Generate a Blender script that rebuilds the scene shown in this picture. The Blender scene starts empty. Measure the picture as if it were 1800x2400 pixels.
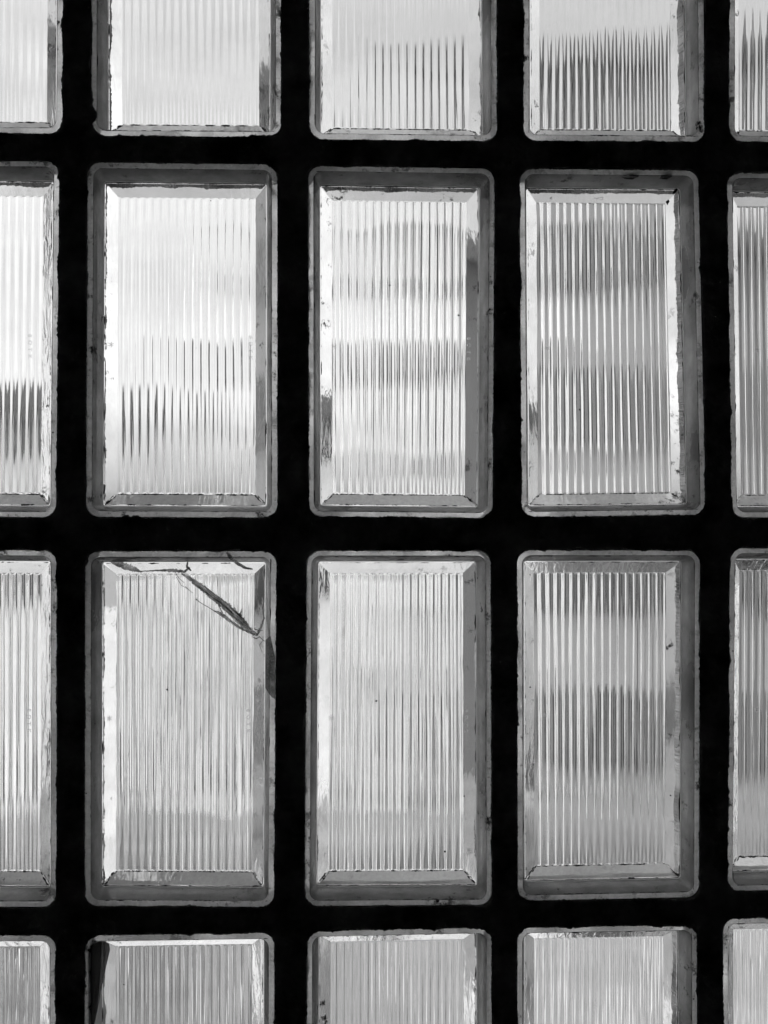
import bpy, bmesh, math, random
from mathutils import Vector, Matrix, noise

SC = bpy.context.scene
COL = SC.collection
R = math.radians

# ------------------------------------------------------------------ camera
MM = 0.001
PX = 0.25 * MM            # one pixel of the 1800x2400 photograph on the wall plane
F = 2580.0
D = F * PX                # camera to wall, 0.645 m
ZC = 5.0                  # camera height above the street outside
YAW = math.atan(148 / F)
PITCH = math.atan(44 / F)
cam_d = bpy.data.cameras.new("camera")
cam = bpy.data.objects.new("camera", cam_d)
COL.objects.link(cam)
cam.location = (0, -D, ZC)
cam.rotation_euler = (R(90) + PITCH, 0, -YAW)
cam_d.sensor_fit = 'VERTICAL'
cam_d.sensor_height = 24
cam_d.sensor_width = 18
cam_d.lens = 24 * F / 2400
cam_d.clip_start = 0.01
cam_d.clip_end = 2000
cam_d.dof.use_dof = True
cam_d.dof.focus_distance = D + 0.012
cam_d.dof.aperture_fstop = 4.6
SC.camera = cam
CAMROT = cam.rotation_euler.to_matrix()

# ------------------------------------------------------------------ world, sun, exposure
SUN_EL, SUN_AZ = R(48), R(-102)      # high, to the left beyond the wall
world = bpy.data.worlds.new("World")
SC.world = world
world.use_nodes = True
nt = world.node_tree
bg = nt.nodes['Background']
sky = nt.nodes.new('ShaderNodeTexSky')
sky.sky_type = 'NISHITA'
sky.sun_disc = False
sky.sun_elevation = SUN_EL
sky.sun_rotation = SUN_AZ
sky.air_density = 1.0
sky.dust_density = 4.0
bw = nt.nodes.new('ShaderNodeRGBToBW')          # the picture is black and white
nt.links.new(sky.outputs[0], bw.inputs[0])
# broken high cloud: soft lighter and greyer patches
tc = nt.nodes.new('ShaderNodeTexCoord')
mpg = nt.nodes.new('ShaderNodeMapping')
mpg.inputs['Scale'].default_value = (1, 1, 2.2)
cn = nt.nodes.new('ShaderNodeTexNoise')
cn.inputs['Scale'].default_value = 7.0
cn.inputs['Detail'].default_value = 6
cn.inputs['Roughness'].default_value = 0.55
cr = nt.nodes.new('ShaderNodeMapRange')
cr.inputs['From Min'].default_value = 0.36
cr.inputs['From Max'].default_value = 0.64
cr.inputs['To Min'].default_value = 0.86
cr.inputs['To Max'].default_value = 1.22
cm = nt.nodes.new('ShaderNodeMath')
cm.operation = 'MULTIPLY'
nt.links.new(tc.outputs['Generated'], mpg.inputs[0])
nt.links.new(mpg.outputs[0], cn.inputs['Vector'])
nt.links.new(cn.outputs['Fac'], cr.inputs['Value'])
nt.links.new(bw.outputs[0], cm.inputs[0])
nt.links.new(cr.outputs[0], cm.inputs[1])
nt.links.new(cm.outputs[0], bg.inputs[0])
bg.inputs[1].default_value = 0.15
sun_d = bpy.data.lights.new("sun", 'SUN')
sun = bpy.data.objects.new("sun", sun_d)
COL.objects.link(sun)
sun_d.energy = 2.4
sun_d.angle = R(12)
sun_d.color = (1, 1, 1)
sdir = Vector((math.sin(SUN_AZ) * math.cos(SUN_EL), math.cos(SUN_AZ) * math.cos(SUN_EL), math.sin(SUN_EL)))
sun.rotation_euler = sdir.to_track_quat('Z', 'Y').to_euler()
sun.location = sdir * 50

SC.view_settings.view_transform = 'Standard'
SC.view_settings.look = 'None'
SC.view_settings.gamma = 1
SC.view_settings.exposure = 1.32
SC.view_settings.use_curve_mapping = False
cy = SC.cycles
cy.max_bounces = 24
cy.transmission_bounces = 20
cy.diffuse_bounces = 5
cy.glossy_bounces = 12
cy.transparent_max_bounces = 16
cy.caustics_reflective = True
cy.caustics_refractive = True
cy.blur_glossy = 0.0
cy.sample_clamp_indirect = 6.0
cy.use_denoising = True

# ------------------------------------------------------------------ materials (all neutral greys)
def new_mat(name):
    m = bpy.data.materials.new(name)
    m.use_nodes = True
    t = m.node_tree
    t.nodes.clear()
    return m, t

def N(t, typ, **kw):
    n = t.nodes.new(typ)
    for k, v in kw.items():
        if k in n.inputs:
            n.inputs[k].default_value = v
        else:
            setattr(n, k, v)
    return n

def g(v):
    return (v, v, v, 1)

def noise_tex(t, scale, detail=4, rough=0.6, stretch=(1, 1, 1), dist=0.0):
    geo = N(t, 'ShaderNodeNewGeometry')
    mp = N(t, 'ShaderNodeMapping')
    mp.inputs['Scale'].default_value = stretch
    t.links.new(geo.outputs['Position'], mp.inputs['Vector'])
    n = N(t, 'ShaderNodeTexNoise')
    n.inputs['Scale'].default_value = scale
    n.inputs['Detail'].default_value = detail
    n.inputs['Roughness'].default_value = rough
    n.inputs['Distortion'].default_value = dist
    t.links.new(mp.outputs[0], n.inputs['Vector'])
    return n.outputs['Fac']

def ramp(t, src, p0, v0, p1, v1):
    r = N(t, 'ShaderNodeMapRange')
    r.inputs['From Min'].default_value = p0
    r.inputs['From Max'].default_value = p1
    r.inputs['To Min'].default_value = v0
    r.inputs['To Max'].default_value = v1
    t.links.new(src, r.inputs['Value'])
    return r.outputs[0]

def math_n(t, op, a, b=None):
    m = N(t, 'ShaderNodeMath', operation=op)
    m.use_clamp = False
    for i, x in enumerate((a, b)):
        if x is None:
            continue
        if isinstance(x, (int, float)):
            m.inputs[i].default_value = x
        else:
            t.links.new(x, m.inputs[i])
    return m.outputs[0]

def specks(t, scale, size, keep):
    """sparse dark grit: small cells of a voronoi pattern"""
    geo = N(t, 'ShaderNodeNewGeometry')
    v = N(t, 'ShaderNodeTexVoronoi')
    v.inputs['Scale'].default_value = scale
    t.links.new(geo.outputs['Position'], v.inputs['Vector'])
    near = math_n(t, 'LESS_THAN', v.outputs['Distance'], size)
    sep = N(t, 'ShaderNodeSeparateColor')
    t.links.new(v.outputs['Color'], sep.inputs[0])
    pick = math_n(t, 'LESS_THAN', sep.outputs[0], keep)
    return math_n(t, 'MULTIPLY', near, pick)

def glass_mat(name, rough=0.0, dirt_lo=0.0, dirt_hi=0.0, dirt_scale=60, dust_up=0.0,
              bump=0.0, bump_scale=200, bump_stretch=(1, 1, 1), speck=None, dark_dirt=0.0,
              tint=0.97, dust_shade_val=0.75, bump_dist=0.0002, dust_lo=0.75):
    m, t = new_mat(name)
    out = N(t, 'ShaderNodeOutputMaterial')
    gl = N(t, 'ShaderNodeBsdfGlass')
    gl.inputs['Color'].default_value = g(tint)
    gl.inputs['Roughness'].default_value = rough
    gl.inputs['IOR'].default_value = 1.5
    if bump:
        bp = N(t, 'ShaderNodeBump')
        bp.inputs['Strength'].default_value = bump
        bp.inputs['Distance'].default_value = bump_dist
        t.links.new(noise_tex(t, bump_scale, 3, 0.5, bump_stretch, 0.8), bp.inputs['Height'])
        t.links.new(bp.outputs[0], gl.inputs['Normal'])
    last = gl.outputs[0]
    if dirt_hi or dust_up:
        tr = N(t, 'ShaderNodeBsdfTranslucent')
        df = N(t, 'ShaderNodeBsdfDiffuse')
        cv = noise_tex(t, dirt_scale * 6, 5, 0.7)
        c = ramp(t, cv, 0.3, dust_shade_val * dust_lo, 0.7, dust_shade_val)  # dust colour, also used for painted recess shade and glints
        t.links.new(c, tr.inputs['Color'])
        t.links.new(c, df.inputs['Color'])
        dm = N(t, 'ShaderNodeMixShader')
        dm.inputs[0].default_value = 0.25
        t.links.new(tr.outputs[0], dm.inputs[1])
        t.links.new(df.outputs[0], dm.inputs[2])
        f = ramp(t, noise_tex(t, dirt_scale, 6, 0.65), 0.35, dirt_lo, 0.65, dirt_hi)
        if dust_up:
            geo = N(t, 'ShaderNodeNewGeometry')
            sp = N(t, 'ShaderNodeSeparateXYZ')
            t.links.new(geo.outputs['True Normal'], sp.inputs[0])
            up = ramp(t, sp.outputs[2], 0.3, 0.0, 0.75, dust_up)
            f = math_n(t, 'MAXIMUM', f, up)
        mx = N(t, 'ShaderNodeMixShader')
        t.links.new(f, mx.inputs[0])
        t.links.new(last, mx.inputs[1])
        t.links.new(dm.outputs[0], mx.inputs[2])
        last = mx.outputs[0]
    if speck or dark_dirt:
        dk = N(t, 'ShaderNodeBsdfDiffuse')
        dk.inputs['Color'].default_value = g(0.03)
        f = None
        if speck:
            f = specks(t, *speck)
        if dark_dirt:
            a = noise_tex(t, 90, 8, 0.75)
            b = noise_tex(t, 18, 2, 0.5)
            q = math_n(t, 'MULTIPLY', ramp(t, a, 0.60 - 0.06 * dark_dirt, 0, 0.66 - 0.06 * dark_dirt, 1),
                       ramp(t, b, 0.42, 0.0, 0.62, 1.0))
            f = q if f is None else math_n(t, 'MAXIMUM', f, q)
        mx = N(t, 'ShaderNodeMixShader')
        t.links.new(f, mx.inputs[0])
        t.links.new(last, mx.inputs[1])
        t.links.new(dk.outputs[0], mx.inputs[2])
        last = mx.outputs[0]
    t.links.new(last, out.inputs[0])
    return m

def diffuse_mat(name, lo, hi, scale, rough=0.9, bump=0.0, bump_scale=60, bump_dist=0.002):
    m, t = new_mat(name)
    out = N(t, 'ShaderNodeOutputMaterial')
    p = N(t, 'ShaderNodeBsdfPrincipled')
    p.inputs['Roughness'].default_value = rough
    p.inputs['Specular IOR Level'].default_value = 0.3
    t.links.new(ramp(t, noise_tex(t, scale, 6, 0.65), 0.36, lo, 0.66, hi), p.inputs['Base Color'])
    if bump:
        bp = N(t, 'ShaderNodeBump')
        bp.inputs['Strength'].default_value = bump
        bp.inputs['Distance'].default_value = bump_dist
        t.links.new(noise_tex(t, bump_scale, 8, 0.65), bp.inputs['Height'])
        t.links.new(bp.outputs[0], p.inputs['Normal'])
    t.links.new(p.outputs[0], out.inputs[0])
    return m

M = dict(
    pane=glass_mat('ribbed_glass', 0.0, 0.015, 0.07, 40, bump=0.55, bump_scale=300,
                   bump_stretch=(1, 1, 0.07), speck=(120, 0.075, 0.045), bump_dist=0.00006),
    back=glass_mat('back_glass', 0.0, 0.02, 0.10, 30, bump=0.2, bump_scale=120,
                   bump_stretch=(1, 1, 0.6), bump_dist=0.0001),
    bevel=glass_mat('bevel_glass', 0.02, 0.02, 0.16, 70, dust_up=0.7, bump=0.8, bump_scale=150,
                    bump_stretch=(2.0, 1, 0.4), dark_dirt=0.25, speck=(150, 0.09, 0.03), bump_dist=0.0002),
    wall=glass_mat('recess_shaded_glass', 0.05, 0.40, 0.84, 14, dust_up=0.45, bump=0.15, bump_scale=90,
                   dark_dirt=0.35, speck=(160, 0.09, 0.05), dust_shade_val=0.14),  # dark film painted on to shade the recess wall
    edge=glass_mat('edge_glass', 0.0),
    rim=glass_mat('rim_glass', 0.14, 0.45, 0.9, 55, bump=0.5, bump_scale=300, dark_dirt=1.1,
                  speck=(200, 0.12, 0.12), dust_shade_val=0.98),
    coat=diffuse_mat('side_coating', 0.68, 0.8, 60),
    concrete=diffuse_mat('painted_concrete', 0.04, 0.4, 30, 0.8, 1.0, 45, 0.004),
    room=diffuse_mat('wall_plaster', 0.75, 0.8, 3),
    crack=glass_mat('fractured_glass', 0.0, 0.05, 0.5, 160, bump=0.6, bump_scale=380,
                    bump_stretch=(1, 1, 1), tint=0.7, dust_shade_val=0.5, dust_lo=-0.3, bump_dist=0.001),
    painted_glint=glass_mat('painted_glint_glass', 0.02, 0.5, 0.9, 150, bump=0.4, tint=0.99, dust_shade_val=0.99),  # white film painted as glints of the fracture
    painted_dark=glass_mat('painted_dark_fracture', 0.05, 0.2, 0.5, 60, tint=0.42, dust_shade_val=0.08),  # dark tint painted for the dark refractions of broken clear glass
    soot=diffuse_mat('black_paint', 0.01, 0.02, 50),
    fac_d=diffuse_mat('dark_render', 0.13, 0.17, 0.6),
    fac_m=diffuse_mat('grey_render', 0.27, 0.38, 0.6),
    asphalt=diffuse_mat('asphalt', 0.08, 0.18, 2.0),
    fac_l=diffuse_mat('pale_render', 0.66, 0.74, 0.6),
    fac_w=diffuse_mat('white_render', 0.76, 0.82, 0.4),
    win2=diffuse_mat('curtained_panes', 0.12, 0.24, 1.0, 0.15),
    win=diffuse_mat('window_panes', 0.035, 0.06, 1.0, 0.15),
    roof=diffuse_mat('roof_sheet', 0.10, 0.14, 1.0),
    road=diffuse_mat('pale_paving', 0.09, 0.20, 0.9),
    grass=diffuse_mat('dark_lawn', 0.02, 0.09, 1.1),
)

# ------------------------------------------------------------------ helpers
def link_mesh(name, bm_or_data, mat, parent=None, smooth=False):
    me = bpy.data.meshes.new(name)
    if isinstance(bm_or_data, tuple):
        me.from_pydata(bm_or_data[0], [], bm_or_data[1])
    else:
        bm_or_data.to_mesh(me)
        bm_or_data.free()
    me.materials.append(mat)
    if smooth:
        me.polygons.foreach_set('use_smooth', [True] * len(me.polygons))
    me.update()
    o = bpy.data.objects.new(name, me)
    COL.objects.link(o)
    if parent:
        o.parent = parent
    return o

def tag(o, label, cat, group=None):
    o['label'] = label
    o['category'] = cat
    if group:
        o['group'] = group
    return o

def empty(name, loc):
    o = bpy.data.objects.new(name, None)
    COL.objects.link(o)
    o.location = loc
    o.empty_display_size = 0.02
    return o

def to_wall(x, y):
    """a point of the photograph, projected on the wall plane y = 0 -> (X, Z)"""
    d = CAMROT @ Vector(((x - 900) / F, (1200 - y) / F, -1))
    k = D / d.y
    return Vector((d.x * k, ZC + d.z * k))

def inset_quad(q, d):
    """q: TL, TR, BR, BL as 2-D vectors; clockwise seen from the room"""
    n = len(q)
    lines = []
    for i in range(n):
        a, b = q[i], q[(i + 1) % n]
        e = (b - a).normalized()
        nin = Vector((e.y, -e.x))
        lines.append((a + nin * d, e))
    out = []
    for i in range(n):
        p1, e1 = lines[i - 1]
        p2, e2 = lines[i]
        den = e1.x * e2.y - e1.y * e2.x
        w = p2 - p1
        s = (w.x * e2.y - w.y * e2.x) / den
        out.append(p1 + e1 * s)
    return out

def outline(q, d, r, n_arc=8, n_h=24, n_v=40):
    """rounded quad, inset by d, corner radius r: list of 2-D points, clockwise from the top-left arc"""
    qq = inset_quad(q, d) if d else list(q)
    pts = []
    for i in range(4):
        c, prv, nxt = qq[i], qq[i - 1], qq[(i + 1) % 4]
        ep = (prv - c).normalized()
        en = (nxt - c).normalized()
        cc = c + (ep + en) * r
        for k in range(n_arc + 1):
            a = (math.pi / 2) * k / n_arc
            pts.append(cc - en * r * math.cos(a) - ep * r * math.sin(a))
        a0 = c + en * r
        b0 = nxt - en * r
        n = n_h if i % 2 == 0 else n_v
        for k in range(1, n):
            pts.append(a0.lerp(b0, k / n))
    return pts

def strip(rings):
    """rings: list of lists of 3-D points of equal length -> verts, faces"""
    v, f = [], []
    n = len(rings[0])
    for rg in rings:
        v += [tuple(p) for p in rg]
    for j in range(len(rings) - 1):
        for i in range(n):
            k = (i + 1) % n
            f.append((j * n + i, j * n + k, (j + 1) * n + k, (j + 1) * n + i))
    return v, f

def orient(v, f, want):
    """flip the faces of a mesh so that they agree with want(centre) -> direction"""
    s = 0.0
    for fc in f[:: max(1, len(f) // 200)]:
        a, b, c = (Vector(v[fc[0]]), Vector(v[fc[1]]), Vector(v[fc[2]]))
        nrm = (b - a).cross(c - a)
        if nrm.length < 1e-14:
            continue
        s += nrm.normalized().dot(want((a + b + c) / 3))
    if s < 0:
        f = [tuple(reversed(x)) for x in f]
    return v, f

def box(x0, x1, y0, y1, z0, z1):
    v = [(x, y, z) for x in (x0, x1) for y in (y0, y1) for z in (z0, z1)]
    f = [(0, 1, 3, 2), (4, 6, 7, 5), (0, 4, 5, 1), (2, 3, 7, 6), (0, 2, 6, 4), (1, 5, 7, 3)]
    return v, f

def merge(parts):
    V, Fc = [], []
    for v, f in parts:
        o = len(V)
        V += list(v)
        Fc += [tuple(i + o for i in x) for x in f]
    return V, Fc

# ------------------------------------------------------------------ block outlines measured on the photograph
Q = {}   # (row, col) -> TL, TR, BR, BL  in photo pixels
Q[1, 1] = ((-312, -520), (152, -517), (148, 315), (-312, 312))
Q[1, 2] = ((213, -517), (660, -512), (660, 323), (213, 320))
Q[1, 3] = ((723, -508), (1163, -502), (1167, 333), (723, 328))
Q[1, 4] = ((1224, -492), (1647, -490), (1653, 334), (1225, 331))
Q[1, 5] = ((1708, -480), (2128, -470), (2130, 338), (1707, 333))
Q[2, 1] = ((-318, 374), (141, 377), (133, 1214), (-318, 1212))
Q[2, 2] = ((204, 379), (652, 384), (652, 1215), (200, 1213))
Q[2, 3] = ((721, 387), (1161, 394), (1156, 1216), (722, 1212))
Q[2, 4] = ((1216, 394), (1638, 398), (1656, 1208), (1221, 1214))
Q[2, 5] = ((1702, 403), (2125, 408), (2130, 1212), (1713, 1215))
Q[3, 1] = ((-322, 1286), (135, 1288), (134, 2127), (-322, 2127))
Q[3, 2] = ((198, 1290), (650, 1290), (644, 2127), (197, 2125))
Q[3, 3] = ((717, 1289), (1152, 1289), (1154, 2122), (712, 2125))
Q[3, 4] = ((1210, 1288), (1642, 1288), (1640, 2104), (1212, 2113))
Q[3, 5] = ((1709, 1283), (2122, 1284), (2122, 2080), (1703, 2090))
Q[4, 1] = ((-324, 2192), (133, 2190), (131, 3024), (-324, 3028))
Q[4, 2] = ((197, 2191), (645, 2184), (644, 3016), (197, 3022))
Q[4, 3] = ((718, 2181), (1154, 2172), (1154, 3004), (716, 3012))
Q[4, 4] = ((1211, 2173), (1635, 2166), (1636, 2984), (1210, 2994))
Q[4, 5] = ((1693, 2151), (2112, 2146), (2114, 2950), (1694, 2960))
QW = {k: [to_wall(*p) for p in v] for k, v in Q.items()}

# ------------------------------------------------------------------ setting: unseen room added to shade the grid, ground outside
XR, ZF, ZT, YB = 1.9, ZC - 1.45, ZC + 1.35, -3.2
def struct(name, vf, mat):
    o = link_mesh(name, vf, mat)
    o['kind'] = 'structure'
    return o
struct('unseen_floor', box(-XR - .1, XR + .1, YB - .1, 0.0320, ZF - .15, ZF), M['room'])
struct('unseen_ceiling', box(-XR - .1, XR + .1, YB - .1, 0.0320, ZT, ZT + .15), M['room'])
struct('unseen_wall_left', box(-XR - .1, -XR, YB, 0.0320, ZF, ZT), M['room'])
struct('unseen_wall_right', box(XR, XR + .1, YB, 0.0320, ZF, ZT), M['room'])
struct('unseen_wall_back', box(-XR, XR, YB - .1, YB, ZF, ZT), M['room'])

# ------------------------------------------------------------------ the concrete grid that holds the blocks
def jag(p, seed, amp):
    a = noise.noise(Vector((p.x * 1400, p.y * 1400, seed)))
    b = noise.noise(Vector((p.x * 420, p.y * 420, seed + 9)))
    c = noise.noise(Vector((p.x * 90, p.y * 90, seed + 21)))
    return amp * (0.45 * a + 0.8 * max(0, b) ** 1.5 * 1.6 - 0.2 * b + 0.95 * c)

# bigger bites of mortar over the glass edge: (row, col) -> [(px, py, radius px)]
BITES = {(1, 2): [(213, 270, 15)], (2, 2): [(318, 1222, 12), (296, 1221, 10), (204, 372, 8)],
         (3, 2): [(190, 1300, 14), (196, 1316, 8)], (2, 1): [(140, 372, 9)],
         (1, 4): [(1655, 330, 8)], (2, 3): [(712, 1225, 14)], (4, 4): [(1213, 2172, 12)],
         (4, 1): [(134, 2189, 10)], (3, 5): [(1706, 1288, 9)]}

def node(i, j):
    """grid node between the blocks, i = 0..4 rows, j = 0..5 columns (midpoint of the joint)"""
    ps = []
    for (r, c, k) in ((i, j, 2), (i, j + 1, 3), (i + 1, j, 1), (i + 1, j + 1, 0)):
        if (r, c) in QW:
            ps.append(QW[r, c][k])
    p = sum(ps, Vector((0, 0))) / len(ps)
    if j == 0: p = Vector((p.x - 0.008, p.y))
    if j == 5: p = Vector((p.x + 0.008, p.y))
    if i == 0: p = Vector((p.x, p.y + 0.009))
    if i == 4: p = Vector((p.x, p.y - 0.009))
    return p
nodes = {(i, j): node(i, j) for i in range(5) for j in range(6)}

def ray_quad(c, p, quad):
    d = p - c
    best = None
    for i in range(4):
        a, b = quad[i], quad[(i + 1) % 4]
        e = b - a
        den = d.x * e.y - d.y * e.x
        if abs(den) < 1e-12:
            continue
        w = a - c
        s = (w.x * e.y - w.y * e.x) / den
        u = (w.x * d.y - w.y * d.x) / den
        if s > 0 and -1e-6 <= u <= 1 + 1e-6 and (best is None or s < best):
            best = s
    return c + d * best

FRONT, BACK = -0.0012, 0.0320
parts = []
for (r, c), q in QW.items():
    cell = [nodes[r - 1, c - 1], nodes[r - 1, c], nodes[r, c], nodes[r, c - 1]]
    ctr = sum(q, Vector((0, 0))) / 4
    base = outline(q, 0, 0.0085, 16, 150, 280)
    n = len(base)
    seed = r * 7.3 + c * 3.1
    bites = [(to_wall(bx, by), br * PX) for bx, by, br in BITES.get((r, c), [])]
    lip, outer, blip = [], [], []
    back = outline(q, 0.0008, 0.0076, 16, 150, 280)
    for i, p in enumerate(base):
        t_ = (base[(i + 1) % n] - base[i - 1]).normalized()
        nin = Vector((t_.y, -t_.x))
        d = 0.0003 + jag(p, seed, 0.0013)
        for bc, br in bites:
            dd = (p - bc).length
            if dd < br * 1.3:
                d += 0.75 * br * max(0, 1 - (dd / (br * 1.3)) ** 2) * (1 + 0.5 * noise.noise(Vector((p.x * 900, p.y * 900, 3))))
        lip.append(p + nin * d)
        outer.append(p - nin * 0.0012)
        blip.append(back[i] + nin * jag(p, seed + 50, 0.0013))
    cb = [ray_quad(ctr, p, cell) for p in base]
    for cq in cell:                                  # snap to the cell corners
        k = min(range(n), key=lambda i: (cb[i] - cq).length)
        cb[k] = cq
    mid = []
    for a, b in zip(cb, lip):
        m_ = b.lerp(a, 0.12)
        mid.append(m_)
    def to3(ps, y, rough=0.0):
        return [(p.x, y + rough * noise.noise(Vector((p.x * 260, p.y * 260, seed))), p.y) for p in ps]
    rings = [to3(cb, FRONT), to3(mid, FRONT - 0.0001, 0.0002), to3(lip, FRONT + 0.0005, 0.0003), to3(lip, -0.0003),
             to3(outer, -0.00025), to3(outer, 0.0270), to3(blip, 0.0271), to3(blip, BACK - 0.0008), to3(cb, BACK)]
    parts.append(strip(rings))
# outer part of the wall around the grid of blocks
bt = [nodes[0, j] for j in range(6)] + [nodes[i, 5] for i in range(1, 5)] + \
     [nodes[4, j] for j in range(4, -1, -1)] + [nodes[i, 0] for i in range(3, 0, -1)]
cc = sum(bt, Vector((0, 0))) / len(bt)
rect = [Vector((-XR, ZT)), Vector((XR, ZT)), Vector((XR, ZF)), Vector((-XR, ZF))]
ob = [ray_quad(cc, p, rect) for p in bt]
for cq in rect:
    k = min(range(len(ob)), key=lambda i: (ob[i] - cq).length)
    ob[k] = cq
y3 = lambda ps, y: [(p.x, y, p.y) for p in ps]
parts.append(strip([y3(bt, BACK), y3(ob, BACK), y3(ob, FRONT), y3(bt, FRONT)]))
gv, gf = merge(parts)
bm = bmesh.new()
vs = [bm.verts.new(v) for v in gv]
for fc in gf:
    try:
        bm.faces.new([vs[i] for i in fc])
    except ValueError:
        pass
bmesh.ops.remove_doubles(bm, verts=bm.verts, dist=1e-6)
bmesh.ops.recalc_face_normals(bm, faces=bm.faces)
grid_wall = link_mesh('concrete_grid', bm, M['concrete'])
tag(grid_wall, 'black painted concrete grid holding the ribbed glass blocks', 'wall')

# ------------------------------------------------------------------ glass blocks
PANE_Y, REAR_Y = 0.0205, 0.0265
NFL = 17
def build_block(r, c, label):
    q = QW[r, c]
    rnd = random.Random(r * 100 + c)
    cx = sum(p.x for p in q) / 4
    zb = (q[2].y + q[3].y) / 2
    org = Vector((cx, zb))
    ql = [p - org for p in q]
    root = empty('glass_block', (cx, 0, zb))
    tag(root, label, 'glass block', 'glass blocks set in the concrete grid')
    ctr = sum(ql, Vector((0, 0))) / 4

    def ring(d, y, rad):
        return [(p.x, y, p.y) for p in outline(ql, d * MM, rad * MM)]
    inward = lambda p: Vector((ctr.x - p.x, 0, ctr.y - p.z))
    # small differences from block to block
    k = rnd.uniform(-0.25, 0.25)
    side = [ring(0, REAR_Y, 8.2), ring(0, 0.0008, 8.2), ring(0.5, 0.0, 7.8)]
    rim = [ring(0.5, 0, 7.8), ring(1.8, -0.00002, 7), ring(3.5 + k, 0, 5.6)]
    wall = [ring(3.5 + k, 0, 5.6), ring(3.9 + k, 0.0003, 5.2), ring(4.05 + k, 0.0008, 5), ring(6.9, 0.0140, 2.2)]
    fil = []
    for i in range(5):
        a = i / 4
        fil.append(ring(6.9 + 0.95 * a ** 1.6, 0.0140 + 0.0010 * (1 - (1 - a) ** 1.6), 2.2 - 1.4 * a))
    bev = [ring(7.85, 0.0150, 0.8), ring(10, 0.0150 + (PANE_Y - 0.015) * 2.15 / 6.45, 0.5), ring(14.3, PANE_Y, 0.0)]
    parts = [('side_face', side, M['coat'], lambda p: -inward(p)),
             ('rim', rim, M['rim'], lambda p: Vector((0, -1, 0))),
             ('recess_wall', wall, M['wall'], lambda p: inward(p)),
             ('inner_edge', fil, M['edge'], lambda p: inward(p)),
             ('bevel', bev, M['bevel'], lambda p: inward(p))]
    for name, rg, mat, want in parts:
        v, f = orient(*strip(rg), want)
        link_mesh(name, (v, f), mat, root, smooth=name in ('rim', 'inner_edge', 'recess_wall'))
    # ribbed pane
    pq = inset_quad(ql, 14.3 * MM)
    TL, TR, BR, BL = pq
    nx, nz = NFL * 14, 110
    amp0 = 0.00021 * rnd.uniform(0.9, 1.12)
    sd = rnd.uniform(0, 100)
    am = [rnd.uniform(0.86, 1.14) for _ in range(NFL + 1)]
    W, H = (TR - TL).length, (TL - BL).length
    v, f = [], []
    zs = []
    for j in range(nz + 1):
        u = j / nz
        # finer rows close to both ends
        zs.append(0.5 - 0.5 * math.cos(math.pi * u) if True else u)
    for j in range(nz + 1):
        tz = zs[j]
        for i in range(nx + 1):
            tx = i / nx
            p = TL.lerp(TR, tx).lerp(BL.lerp(BR, tx), tz)
            env = min(1, min(tz, 1 - tz) * H / 0.0011)
            env = math.sin(env * math.pi / 2) ** 0.8 if env < 1 else 1.0
            ex = min(1, min(tx, 1 - tx) * W / 0.0006)
            w = 0.22 * noise.noise(Vector((tx * 9, tz * 2.2, sd))) + 0.05 * noise.noise(Vector((tx * 17, tz * 16, sd + 5)))
            ph = tx * NFL + w * 0.35
            k0 = min(NFL - 1, int(tx * NFL))
            fr = tx * NFL - k0
            a = am[k0] * (1 - fr) + am[k0 + 1] * fr
            a *= 1 + 0.18 * noise.noise(Vector((tx * 6, tz * 3, sd + 30)))
            hgt = amp0 * a * (1 - math.cos(2 * math.pi * ph)) * 1.0
            hgt += 0.00003 * math.cos(6 * math.pi * ph + 3 * noise.noise(Vector((tx * 5, tz * 1.5, sd + 44)))) + 0.00008 * noise.noise(Vector((tx * 5, tz * 7, sd + 60)))
            v.append((p.x, PANE_Y - hgt * env * (ex if ex < 1 else 1), p.y))
    for j in range(nz):
        for i in range(nx):
            a = j * (nx + 1) + i
            f.append((a, a + 1, a + nx + 2, a + nx + 1))
    v, f = orient(v, f, lambda p: Vector((0, -1, 0)))
    link_mesh('ribbed_pane', (v, f), M['pane'], root, smooth=True)
    # rear face: flat border, slightly wavy centre
    v1, f1 = orient(*strip([ring(0, REAR_Y, 8.2), ring(5, REAR_Y, 4), ring(14.3, REAR_Y, 0)]), lambda p: Vector((0, 1, 0)))
    v2, f2 = [], []
    n1, n2 = 30, 56
    for j in range(n2 + 1):
        for i in range(n1 + 1):
            tx, tz = i / n1, j / n2
            p = TL.lerp(TR, tx).lerp(BL.lerp(BR, tx), tz)
            e = min(1, 6 * min(tx, 1 - tx)) * min(1, 9 * min(tz, 1 - tz))
            y = REAR_Y + e * 0.00022 * noise.noise(Vector((tx * 2.3, tz * 4, sd + 80)))
            v2.append((p.x, y, p.y))
    for j in range(n2):
        for i in range(n1):
            a = j * (n1 + 1) + i
            f2.append((a, a + 1, a + n1 + 2, a + n1 + 1))
    v2, f2 = orient(v2, f2, lambda p: Vector((0, 1, 0)))
    link_mesh('rear_face', merge([(v1, f1), (v2, f2)]), M['back'], root, smooth=True)
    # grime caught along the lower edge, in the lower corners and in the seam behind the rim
    V, Fc = [], []
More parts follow.
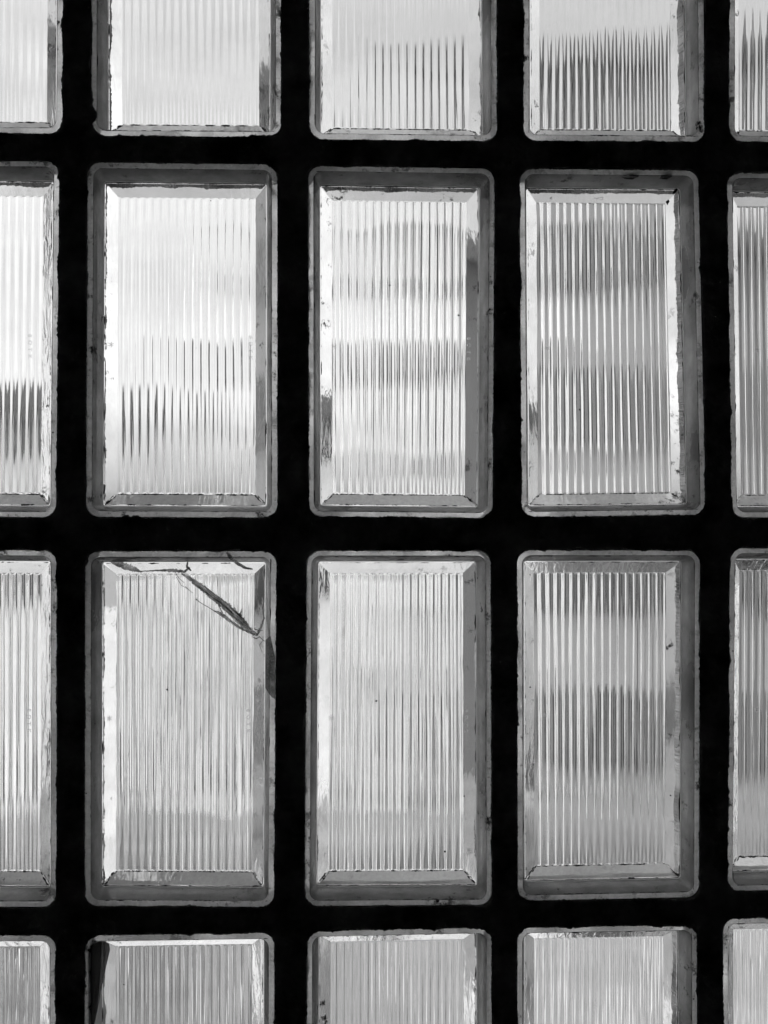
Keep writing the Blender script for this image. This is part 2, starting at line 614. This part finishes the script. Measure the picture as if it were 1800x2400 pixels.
    def smear(a, b, wid, gap, n, off=0.0001, both=True):
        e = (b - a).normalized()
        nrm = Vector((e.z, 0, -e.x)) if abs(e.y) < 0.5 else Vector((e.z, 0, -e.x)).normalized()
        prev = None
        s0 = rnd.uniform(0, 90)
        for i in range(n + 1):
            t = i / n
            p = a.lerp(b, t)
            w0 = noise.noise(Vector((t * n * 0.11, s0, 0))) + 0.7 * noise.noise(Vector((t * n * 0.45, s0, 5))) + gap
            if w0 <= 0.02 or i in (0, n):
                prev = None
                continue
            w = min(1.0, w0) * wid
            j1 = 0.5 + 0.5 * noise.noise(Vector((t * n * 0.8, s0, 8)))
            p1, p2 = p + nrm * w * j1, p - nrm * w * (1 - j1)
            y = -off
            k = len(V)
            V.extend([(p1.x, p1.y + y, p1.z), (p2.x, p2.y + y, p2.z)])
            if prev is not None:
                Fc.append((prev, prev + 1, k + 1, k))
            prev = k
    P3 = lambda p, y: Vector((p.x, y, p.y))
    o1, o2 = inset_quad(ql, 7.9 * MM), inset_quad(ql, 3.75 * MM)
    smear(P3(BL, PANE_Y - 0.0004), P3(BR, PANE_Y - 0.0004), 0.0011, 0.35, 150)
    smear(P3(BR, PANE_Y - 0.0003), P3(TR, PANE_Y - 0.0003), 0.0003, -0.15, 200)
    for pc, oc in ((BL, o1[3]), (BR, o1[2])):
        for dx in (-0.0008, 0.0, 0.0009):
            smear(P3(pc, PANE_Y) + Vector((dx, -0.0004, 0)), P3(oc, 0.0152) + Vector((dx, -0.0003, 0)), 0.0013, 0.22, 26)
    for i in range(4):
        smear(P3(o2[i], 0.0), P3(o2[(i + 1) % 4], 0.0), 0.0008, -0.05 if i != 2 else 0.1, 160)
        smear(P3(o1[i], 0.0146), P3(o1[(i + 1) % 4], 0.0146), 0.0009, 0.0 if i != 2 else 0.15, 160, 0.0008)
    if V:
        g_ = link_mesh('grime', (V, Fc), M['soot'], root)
    return root, org

LAB = {
 (1, 1): 'glass block cut off at the top left corner, plain bright sky behind faint ribs',
 (1, 2): 'top row glass block with a dark bite out of the lower left rim',
 (1, 3): 'pale top row glass block in the middle column with short thin lines low down',
 (1, 4): 'top row glass block darkening below, directly above the one with black paint drips',
 (1, 5): 'grey streaked glass block cut off at the top right corner',
 (2, 1): 'half cut block at the left edge, bright above with dark stripes near its bottom',
 (2, 2): 'brightest whole glass block, its upper half almost plain, dark stripes only low down',
 (2, 3): 'evenly pale ribbed glass block with faint grey bands, right of the brightest whole block',
 (2, 4): 'grey ribbed glass block with black paint drips at the top of its frame',
 (2, 5): 'sliver of striped block at the right edge, beside the one with black paint drips',
 (3, 1): 'sliver of grey banded glass block at the left edge, beside the cracked block',
 (3, 2): 'cracked glass block with a jagged diagonal fracture across its upper right corner',
 (3, 3): 'ribbed glass block directly right of the cracked one, pale with greyer lower half',
 (3, 4): 'grey ribbed block crossed by a bright horizontal band, below the one with paint drips',
 (3, 5): 'sliver of contrasty striped glass block at the right edge, two blocks below the top corner',
 (4, 1): 'dark grey glass block cut off at the bottom left corner',
 (4, 2): 'dark grey bottom row block with a black wedge on its left, below the cracked one',
 (4, 3): 'pale bottom row glass block, right of the one with a black wedge',
 (4, 4): 'softly striped bottom row glass block, next to the sliver in the bottom right corner',
 (4, 5): 'sliver of finely striped glass block cut off at the bottom right corner',
}
BLK = {}
for (r, c) in QW:
    BLK[r, c] = build_block(r, c, LAB[r, c])

# ------------------------------------------------------------------ damage, drips and marks on single blocks
def local(rc, x, y, depth):
    """photo pixel -> point in the block's own space at the given depth behind the wall face"""
    d = CAMROT @ Vector(((x - 900) / F, (1200 - y) / F, -1))
    k = (D + depth) / d.y
    o = BLK[rc][1]
    return Vector((d.x * k - o.x, depth, ZC + d.z * k - o.y))

def ribbon(rc, name, pts, mat, depth, thick=0.0006, seed=0, rag=0.35, rows=7, per=16, wob=0.0009):
    """a jagged strip with thickness: pts = [(x, y, width px)]"""
    ps = []
    for i in range(len(pts) - 1):
        for k in range(per):
            t = k / per
            ps.append([pts[i][m] * (1 - t) + pts[i + 1][m] * t for m in range(3)])
    ps.append(list(pts[-1]))
    v, f = [], []
    n = len(ps)
    for i, (x, y, w) in enumerate(ps):
        a, b = ps[max(0, i - 1)], ps[min(n - 1, i + 1)]
        dx, dy = b[0] - a[0], b[1] - a[1]
        L = math.hypot(dx, dy) or 1
        nx_, ny_ = -dy / L, dx / L
        w1 = w * (0.5 + rag * noise.noise(Vector((i * 0.37, 1, seed))) + rag * 0.6 * noise.noise(Vector((i * 1.3, 4, seed))))
        w2 = w * (0.5 + rag * noise.noise(Vector((i * 0.41, 7, seed))) + rag * 0.6 * noise.noise(Vector((i * 1.1, 9, seed))))
        for r in range(rows):
            t = r / (rows - 1)
            off = -w1 + (w1 + w2) * t
            bulge = 1 - (2 * t - 1) ** 2
            dd = depth - thick * bulge - wob * bulge * noise.noise(Vector((i * 0.45, r * 0.9, seed + 3)))
            p = local(rc, x + nx_ * off, y + ny_ * off, dd)
            v.append(tuple(p))
    m = len(v)
    v += [(p[0], depth + thick * 0.7, p[2]) for p in v]
    for i in range(n - 1):
        for r in range(rows - 1):
            a = i * rows + r
            f.append((a, a + 1, a + rows + 1, a + rows))
            f.append((m + a, m + a + rows, m + a + rows + 1, m + a + 1))
    border = [i * rows for i in range(n)] + [(n - 1) * rows + r for r in range(1, rows)] + \
             [i * rows + rows - 1 for i in range(n - 2, -1, -1)] + [r for r in range(rows - 2, 0, -1)]
    for a, b in zip(border, border[1:] + border[:1]):
        f.append((a, b, m + b, m + a))
    bm = bmesh.new()
    vs = [bm.verts.new(p) for p in v]
    for fc in f:
        try:
            bm.faces.new([vs[i] for i in fc])
        except ValueError:
            pass
    bmesh.ops.recalc_face_normals(bm, faces=bm.faces)
    return link_mesh(name, bm, mat, BLK[rc][0])

def plate(rc, name, pts, mat, depth, thick=0.0005):
    """flat ragged chip or paint spot following an outline in photo pixels; depth may vary per point (x, y, depth)"""
    P = [local(rc, p[0], p[1], p[2] if len(p) > 2 else depth) for p in pts]
    n = len(P)
    v = [tuple(p) for p in P] + [(p.x, p.y - thick, p.z) for p in P]
    f = [tuple(range(n)), tuple(range(2 * n - 1, n - 1, -1))]
    f += [(i, (i + 1) % n, n + (i + 1) % n, n + i) for i in range(n)]
    bm = bmesh.new()
    vs = [bm.verts.new(p) for p in v]
    for fc in f:
        bm.faces.new([vs[i] for i in fc])
    bmesh.ops.triangulate(bm, faces=bm.faces)
    bmesh.ops.recalc_face_normals(bm, faces=bm.faces)
    return link_mesh(name, bm, mat, BLK[rc][0])

PF = 0.0192       # just in front of the ribs
K = (3, 2)
ck = ribbon(K, 'crack', [(425, 1344, 3), (447, 1358, 9), (470, 1375, 13), (492, 1392, 14), (515, 1410, 17), (540, 1430, 20),
                         (562, 1452, 19), (580, 1472, 13), (602, 1488, 5)], M['crack'], PF, 0.0009, 3, 0.28)
ck['label'] = 'wide grey fracture band running down to the right'
ribbon(K, 'crack', [(503, 1432, 3), (520, 1440, 9), (540, 1456, 7), (560, 1470, 6), (585, 1483, 4), (604, 1490, 2)],
       M['crack'], PF - 0.0004, 0.0006, 11, 0.35)
ribbon(K, 'crack', [(459, 1404, 3), (470, 1413, 1.6), (488, 1423, 1.4), (505, 1434, 2)], M['crack'], PF - 0.0003, 0.0003, 13, 0.3)
ribbon(K, 'crack', [(602, 1489, 5), (612, 1470, 7), (620, 1450, 4), (617, 1425, 3), (620, 1400, 2)], M['crack'], 0.0165, 0.0006, 19, 0.4)
ribbon(K, 'crack', [(508, 1345, 1), (510, 1365, 1.2), (511, 1390, 1.2), (512, 1418, 2), (520, 1434, 2)], M['crack'], PF - 0.0002, 0.0003, 23, 0.3)
ribbon(K, 'crack', [(247, 1309, 2), (270, 1320, 10), (295, 1328, 16), (315, 1334, 12), (332, 1341, 2)], M['crack'], 0.0142, 0.0006, 29, 0.3)
ribbon(K, 'crack', [(330, 1339, 2), (370, 1337, 4), (405, 1337, 8), (432, 1340, 6), (445, 1330, 3)], M['crack'], 0.0146, 0.0005, 31, 0.4)
ribbon(K, 'crack', [(440, 1315, 2), (438, 1328, 6), (448, 1338, 3)], M['crack'], 0.0145, 0.0005, 37, 0.3)
ribbon(K, 'crack', [(532, 1294, 4), (540, 1306, 9), (556, 1320, 8), (575, 1331, 6), (592, 1334, 3)], M['crack'], 0.0008, 0.0006, 41, 0.2)
for a in ([(412, 1344, 1), (420, 1356, 1.3), (432, 1366, 1)], [(434, 1374, 1), (444, 1384, 1.4), (452, 1390, 1)],
          [(566, 1432, 2), (563, 1440, 2.4), (560, 1446, 1)], [(620, 1500, 1.2), (610, 1512, 1.3), (618, 1530, 1)],
          [(606, 1490, 1.5), (618, 1498, 2), (624, 1503, 1)]):
    ribbon(K, 'crack', a, M['crack'], 0.0190, 0.0003, a[0][0], 0.3)
# splinters of the fracture: painted dark streaks and glints lying along the wide band
rc_ = random.Random(12)
AX = [(425, 1344), (470, 1375), (515, 1410), (562, 1452), (602, 1488)]
def on_axis(t, off):
    u = t * (len(AX) - 1)
    i = min(len(AX) - 2, int(u))
    f_ = u - i
    return (AX[i][0] * (1 - f_) + AX[i + 1][0] * f_ + off * 0.62, AX[i][1] * (1 - f_) + AX[i + 1][1] * f_ - off * 0.78)
for k_ in range(22):
    t0 = rc_.uniform(0.02, 0.85)
    L_ = rc_.uniform(0.08, 0.28)
    o0 = rc_.uniform(-8, 8) * min(1, 2.2 * t0 + 0.2)
    p_ = [on_axis(min(1, t0 + L_ * q), o0 + rc_.uniform(-1.5, 1.5)) for q in (0, 0.5, 1)]
    bright = k_ % 2 == 0
    w_ = rc_.uniform(1.6, 3.4) if bright else rc_.uniform(1.2, 2.8)
    ribbon(K, 'crack', [(p_[0][0], p_[0][1], 0.8), (p_[1][0], p_[1][1], w_), (p_[2][0], p_[2][1], 0.6)],
           M['painted_glint'] if bright else M['painted_dark'], PF - 0.0013 - 0.00004 * k_, 0.0003, 50 + k_, 0.3, 3, 8)
for pts_ in ([(505, 1431, 1), (525, 1446, 1.8), (550, 1466, 1)], [(545, 1448, 1), (570, 1470, 2), (596, 1486, 1)],
             [(432, 1342, 1), (470, 1368, 1.6), (500, 1392, 1)], [(585, 1478, 2), (592, 1470, 1.5), (600, 1468, 1)]):
    ribbon(K, 'crack', pts_, M['painted_glint'], PF - 0.0022, 0.0003, pts_[0][0], 0.3, 3, 10)
for pts_ in ([(566, 1427, 1), (563, 1438, 2), (560, 1448, 1)], [(573, 1452, 1), (570, 1462, 1.6), (566, 1470, 1)],
             [(596, 1474, 2), (608, 1478, 2), (618, 1477, 1)], [(590, 1492, 1), (600, 1497, 2), (610, 1492, 1)],
             [(413, 1352, 1), (425, 1372, 1.2), (440, 1380, 1)], [(478, 1372, 1), (492, 1384, 2.4), (505, 1393, 1)]):
    ribbon(K, 'crack', pts_, M['painted_dark'], PF - 0.0019, 0.0003, pts_[0][1], 0.3, 3, 10)
# chipped rim at the right of the cracked block
plate(K, 'chip', [(622, 1500), (624, 1560), (622, 1612), (628, 1622), (637, 1634), (645, 1638), (646, 1600), (645, 1540), (634, 1490)],
      M['crack'], -0.0001, 0.0006)['label'] = 'chipped piece of rim'
# rows 2-4 black paint spots
K = (2, 4)
for pts, dp in (([(1457, 412), (1478, 408), (1496, 408), (1495, 412), (1487, 414), (1483, 421), (1470, 420), (1462, 419), (1465, 415)], 0.0035),
                ([(1548, 409), (1575, 408), (1568, 412), (1563, 421), (1552, 420), (1545, 418)], 0.0035),
                ([(1576, 452), (1584, 441), (1589, 444), (1583, 452), (1577, 456)], 0.0148),
                ([(1560, 473), (1566, 468), (1569, 472), (1564, 481)], 0.019)):
    plate(K, 'paint_drip', pts, M['soot'], dp, 0.0004)['label'] = 'black paint drip'
# left edge: splinter in the lower left block, its dark reflection painted as tint
K = (4, 2)
plate(K, 'splinter', [(258, 2226, 0.0125), (243, 2290, 0.009), (229, 2365, 0.004), (215, 2430, 0.0008), (208, 2430, 0.0005), (207, 2230, 0.0005), (216, 2207, 0.0005), (240, 2204, 0.004), (256, 2212, 0.0115)],
      M['painted_dark'], 0.01, 0.0003)['label'] = 'dark splinter along the left side'
# small casting marks pressed into the glass: a little star on the left, four characters on the right
def emboss(rc, x, y, ch, size, rot):
    cu = bpy.data.curves.new('casting_mark', 'FONT')
    cu.body = ch
    cu.size = size
    cu.extrude = 0.00006
    cu.bevel_depth = 0.00012
    cu.bevel_resolution = 1
    cu.align_x = 'CENTER'
    cu.align_y = 'CENTER'
    tmp = bpy.data.objects.new('casting_mark', cu)
    COL.objects.link(tmp)
    dg = bpy.context.evaluated_depsgraph_get()
    dg.update()
    me = bpy.data.meshes.new_from_object(tmp.evaluated_get(dg))
    bpy.data.objects.remove(tmp)
    mt = Matrix.Translation(local(rc, x, y, 0.0199)) @ Matrix.Rotation(R(90), 4, 'X') @ Matrix.Rotation(rot, 4, 'Z')
    me.transform(mt)
    me.materials.clear()
    me.materials.append(M['pane'])
    o = bpy.data.objects.new('casting_mark', me)
    COL.objects.link(o)
    o.parent = BLK[rc][0]
for rc in ((2, 1), (2, 2), (2, 3), (2, 4), (2, 5), (3, 1), (3, 2), (3, 3), (3, 4), (3, 5)):
    q = Q[rc]
    ym = (q[0][1] + q[3][1]) / 2 + (18 if rc[0] == 2 else -18)
    xl, xr = (q[0][0] + q[3][0]) / 2, (q[1][0] + q[2][0]) / 2
    shift = {1: -14, 2: -10, 3: 0, 4: 6, 5: 10}[rc[1]]
    if rc[1] < 5:
        for k, ch in enumerate('8OTK'):
            emboss(rc, xr - 60 + shift * 0.5, ym - 24 + 16 * k, ch, 0.0032, R(-90))
    if rc[1] > 1:
        emboss(rc, xl + 62 + shift * 0.5, ym, '*', 0.0075, 0)

# ------------------------------------------------------------------ the street outside, seen only through the glass
struct('ground', ([(-150, 0.3, 0), (150, 0.3, 0), (150, 260, 0), (-150, 260, 0)], [(0, 1, 2, 3)]), M['road'])

def building(name, label, x0, x1, y, depth, bands, top, wmat_light, roofm, wstep=1.5):
    """bands: list of (z0, z1) rows of windows"""
    b = empty(name, ((x0 + x1) / 2, y + depth / 2, 0))
    tag(b, label, 'building')
    cx, cyy = (x0 + x1) / 2, y + depth / 2
    rw = random.Random(int(x0 * 10))
    def loc(vf):
        return [(v[0] - cx, v[1] - cyy, v[2]) for v in vf[0]], vf[1]
    link_mesh('wall', loc(box(x0, x1, y, y + depth, 0, top)), wmat_light, b)
    link_mesh('roof', loc(box(x0 - .3, x1 + .3, y - .35, y + depth, top + .003, top + .45)), roofm, b)
    for z0, z1 in bands:
        nwin = max(1, int((x1 - x0) / wstep))
        for i in range(nwin):
            a = x0 + (x1 - x0) * (i + 0.06) / nwin
            e = x0 + (x1 - x0) * (i + 0.94) / nwin
            a += rw.uniform(0.05, 0.2) * wstep
            e -= rw.uniform(0.05, 0.2) * wstep
            zz0, zz1 = z0 + rw.uniform(0, 0.25) * (z1 - z0), z1 - rw.uniform(0, 0.1) * (z1 - z0)
            link_mesh('window', loc(box(a, e, y - 0.06, y + 0.05, zz0, zz1)), M['win2' if name == 'pale_building' else rw.choice(('win', 'win', 'win2'))], b)
    return b
building('apartment_building', 'tall banded building blurred behind the right hand glass blocks', 4.3, 9.6, 20, 8,
         [(12.3, 13.6), (9.6, 10.9), (6.3, 8.2), (3.2, 4.6), (0.2, 2.0)], 13.9, M['fac_m'], M['roof'])
building('warehouse', 'blank dark building blurred behind the far right glass blocks', 10.0, 14.2, 19, 8, [], 10.5, M['fac_d'], M['roof'])
building('pale_building', 'pale rendered building blurred behind the middle glass blocks', 1.5, 8.5, 29, 9,
         [(11.2, 11.9), (9.2, 9.9), (6.4, 7.2), (3.6, 4.5)], 13.1, M['fac_w'], M['fac_l'], 1.6)
building('low_building', 'low building with dark roof blurred behind the left hand glass blocks', -9.8, -5.8, 20, 8,
         [(6.35, 7.2), (3.6, 4.4)], 7.25, M['fac_l'], M['roof'])
building('stair_tower', 'narrow grey tower blurred behind the middle of the second row', 0.5, 1.05, 14.5, 1.2,
         [(6.2, 6.9), (2.4, 3.2)], 7.1, M['fac_l'], M['roof'], 1.0)
struct('added_pale_ground', ([(-40, 1, .004), (-8, 1, .004), (-8, 60, .004), (-40, 60, .004)], [(0, 1, 2, 3)]), M['fac_m'])  # paler ground added to brighten the left bevels
struct('lawn', ([(-4.2, 4, .004), (-0.5, 4, .004), (-0.5, 10, .004), (-1.7, 15.0, .004), (-6.5, 19.9, .004)], [(0, 1, 2, 3, 4)]), M['grass'])
struct('road', ([(3.4, 9, .004), (40, 9, .004), (40, 19, .004), (3.9, 19, .004)], [(0, 1, 2, 3)]), M['asphalt'])
for px0, px1, mk in ((2.7, 3.2, 'fac_m'), (4.3, 4.7, 'fac_m'), (5.9, 6.3, 'fac_m'), (7.6, 8.1, 'fac_m'), (0.9, 1.4, 'fac_d'),
                     (-1.4, -1.2, 'fac_m'), (-2.9, -2.7, 'fac_m'), (-3.9, -3.8, 'fac_m')):
    struct('added_strip', ([(px0, 5, .008), (px1, 5, .008), (px1, 14.5, .008), (px0, 14.5, .008)], [(0, 1, 2, 3)]), M[mk])  # strips added to give the ribs light and dark lines
gw = empty('added_stripe_wall', (-1.2, 19.3, 0))  # filler wall added for bright and dark stripes in the ribs
tag(gw, 'added panelled wall with white pillars, blurred behind the middle blocks to stripe their ribs', 'wall')
gx = -3.8
rw = random.Random(4)
while gx < 1.4:
    w = rw.uniform(0.35, 0.7)
    link_mesh('pillar', box(gx + 1.2, gx + w + 1.2, -0.2, 0.2, 0, 4.1), M['fac_w'], gw)
    p = rw.uniform(0.3, 0.8)
    link_mesh('panel', box(gx + w + 1.2, gx + w + p + 1.2, -0.05, 0.05, 0, rw.uniform(3.5, 3.9)), M[rw.choice(('fac_d', 'fac_m', 'win2'))], gw)
    gx += w + p
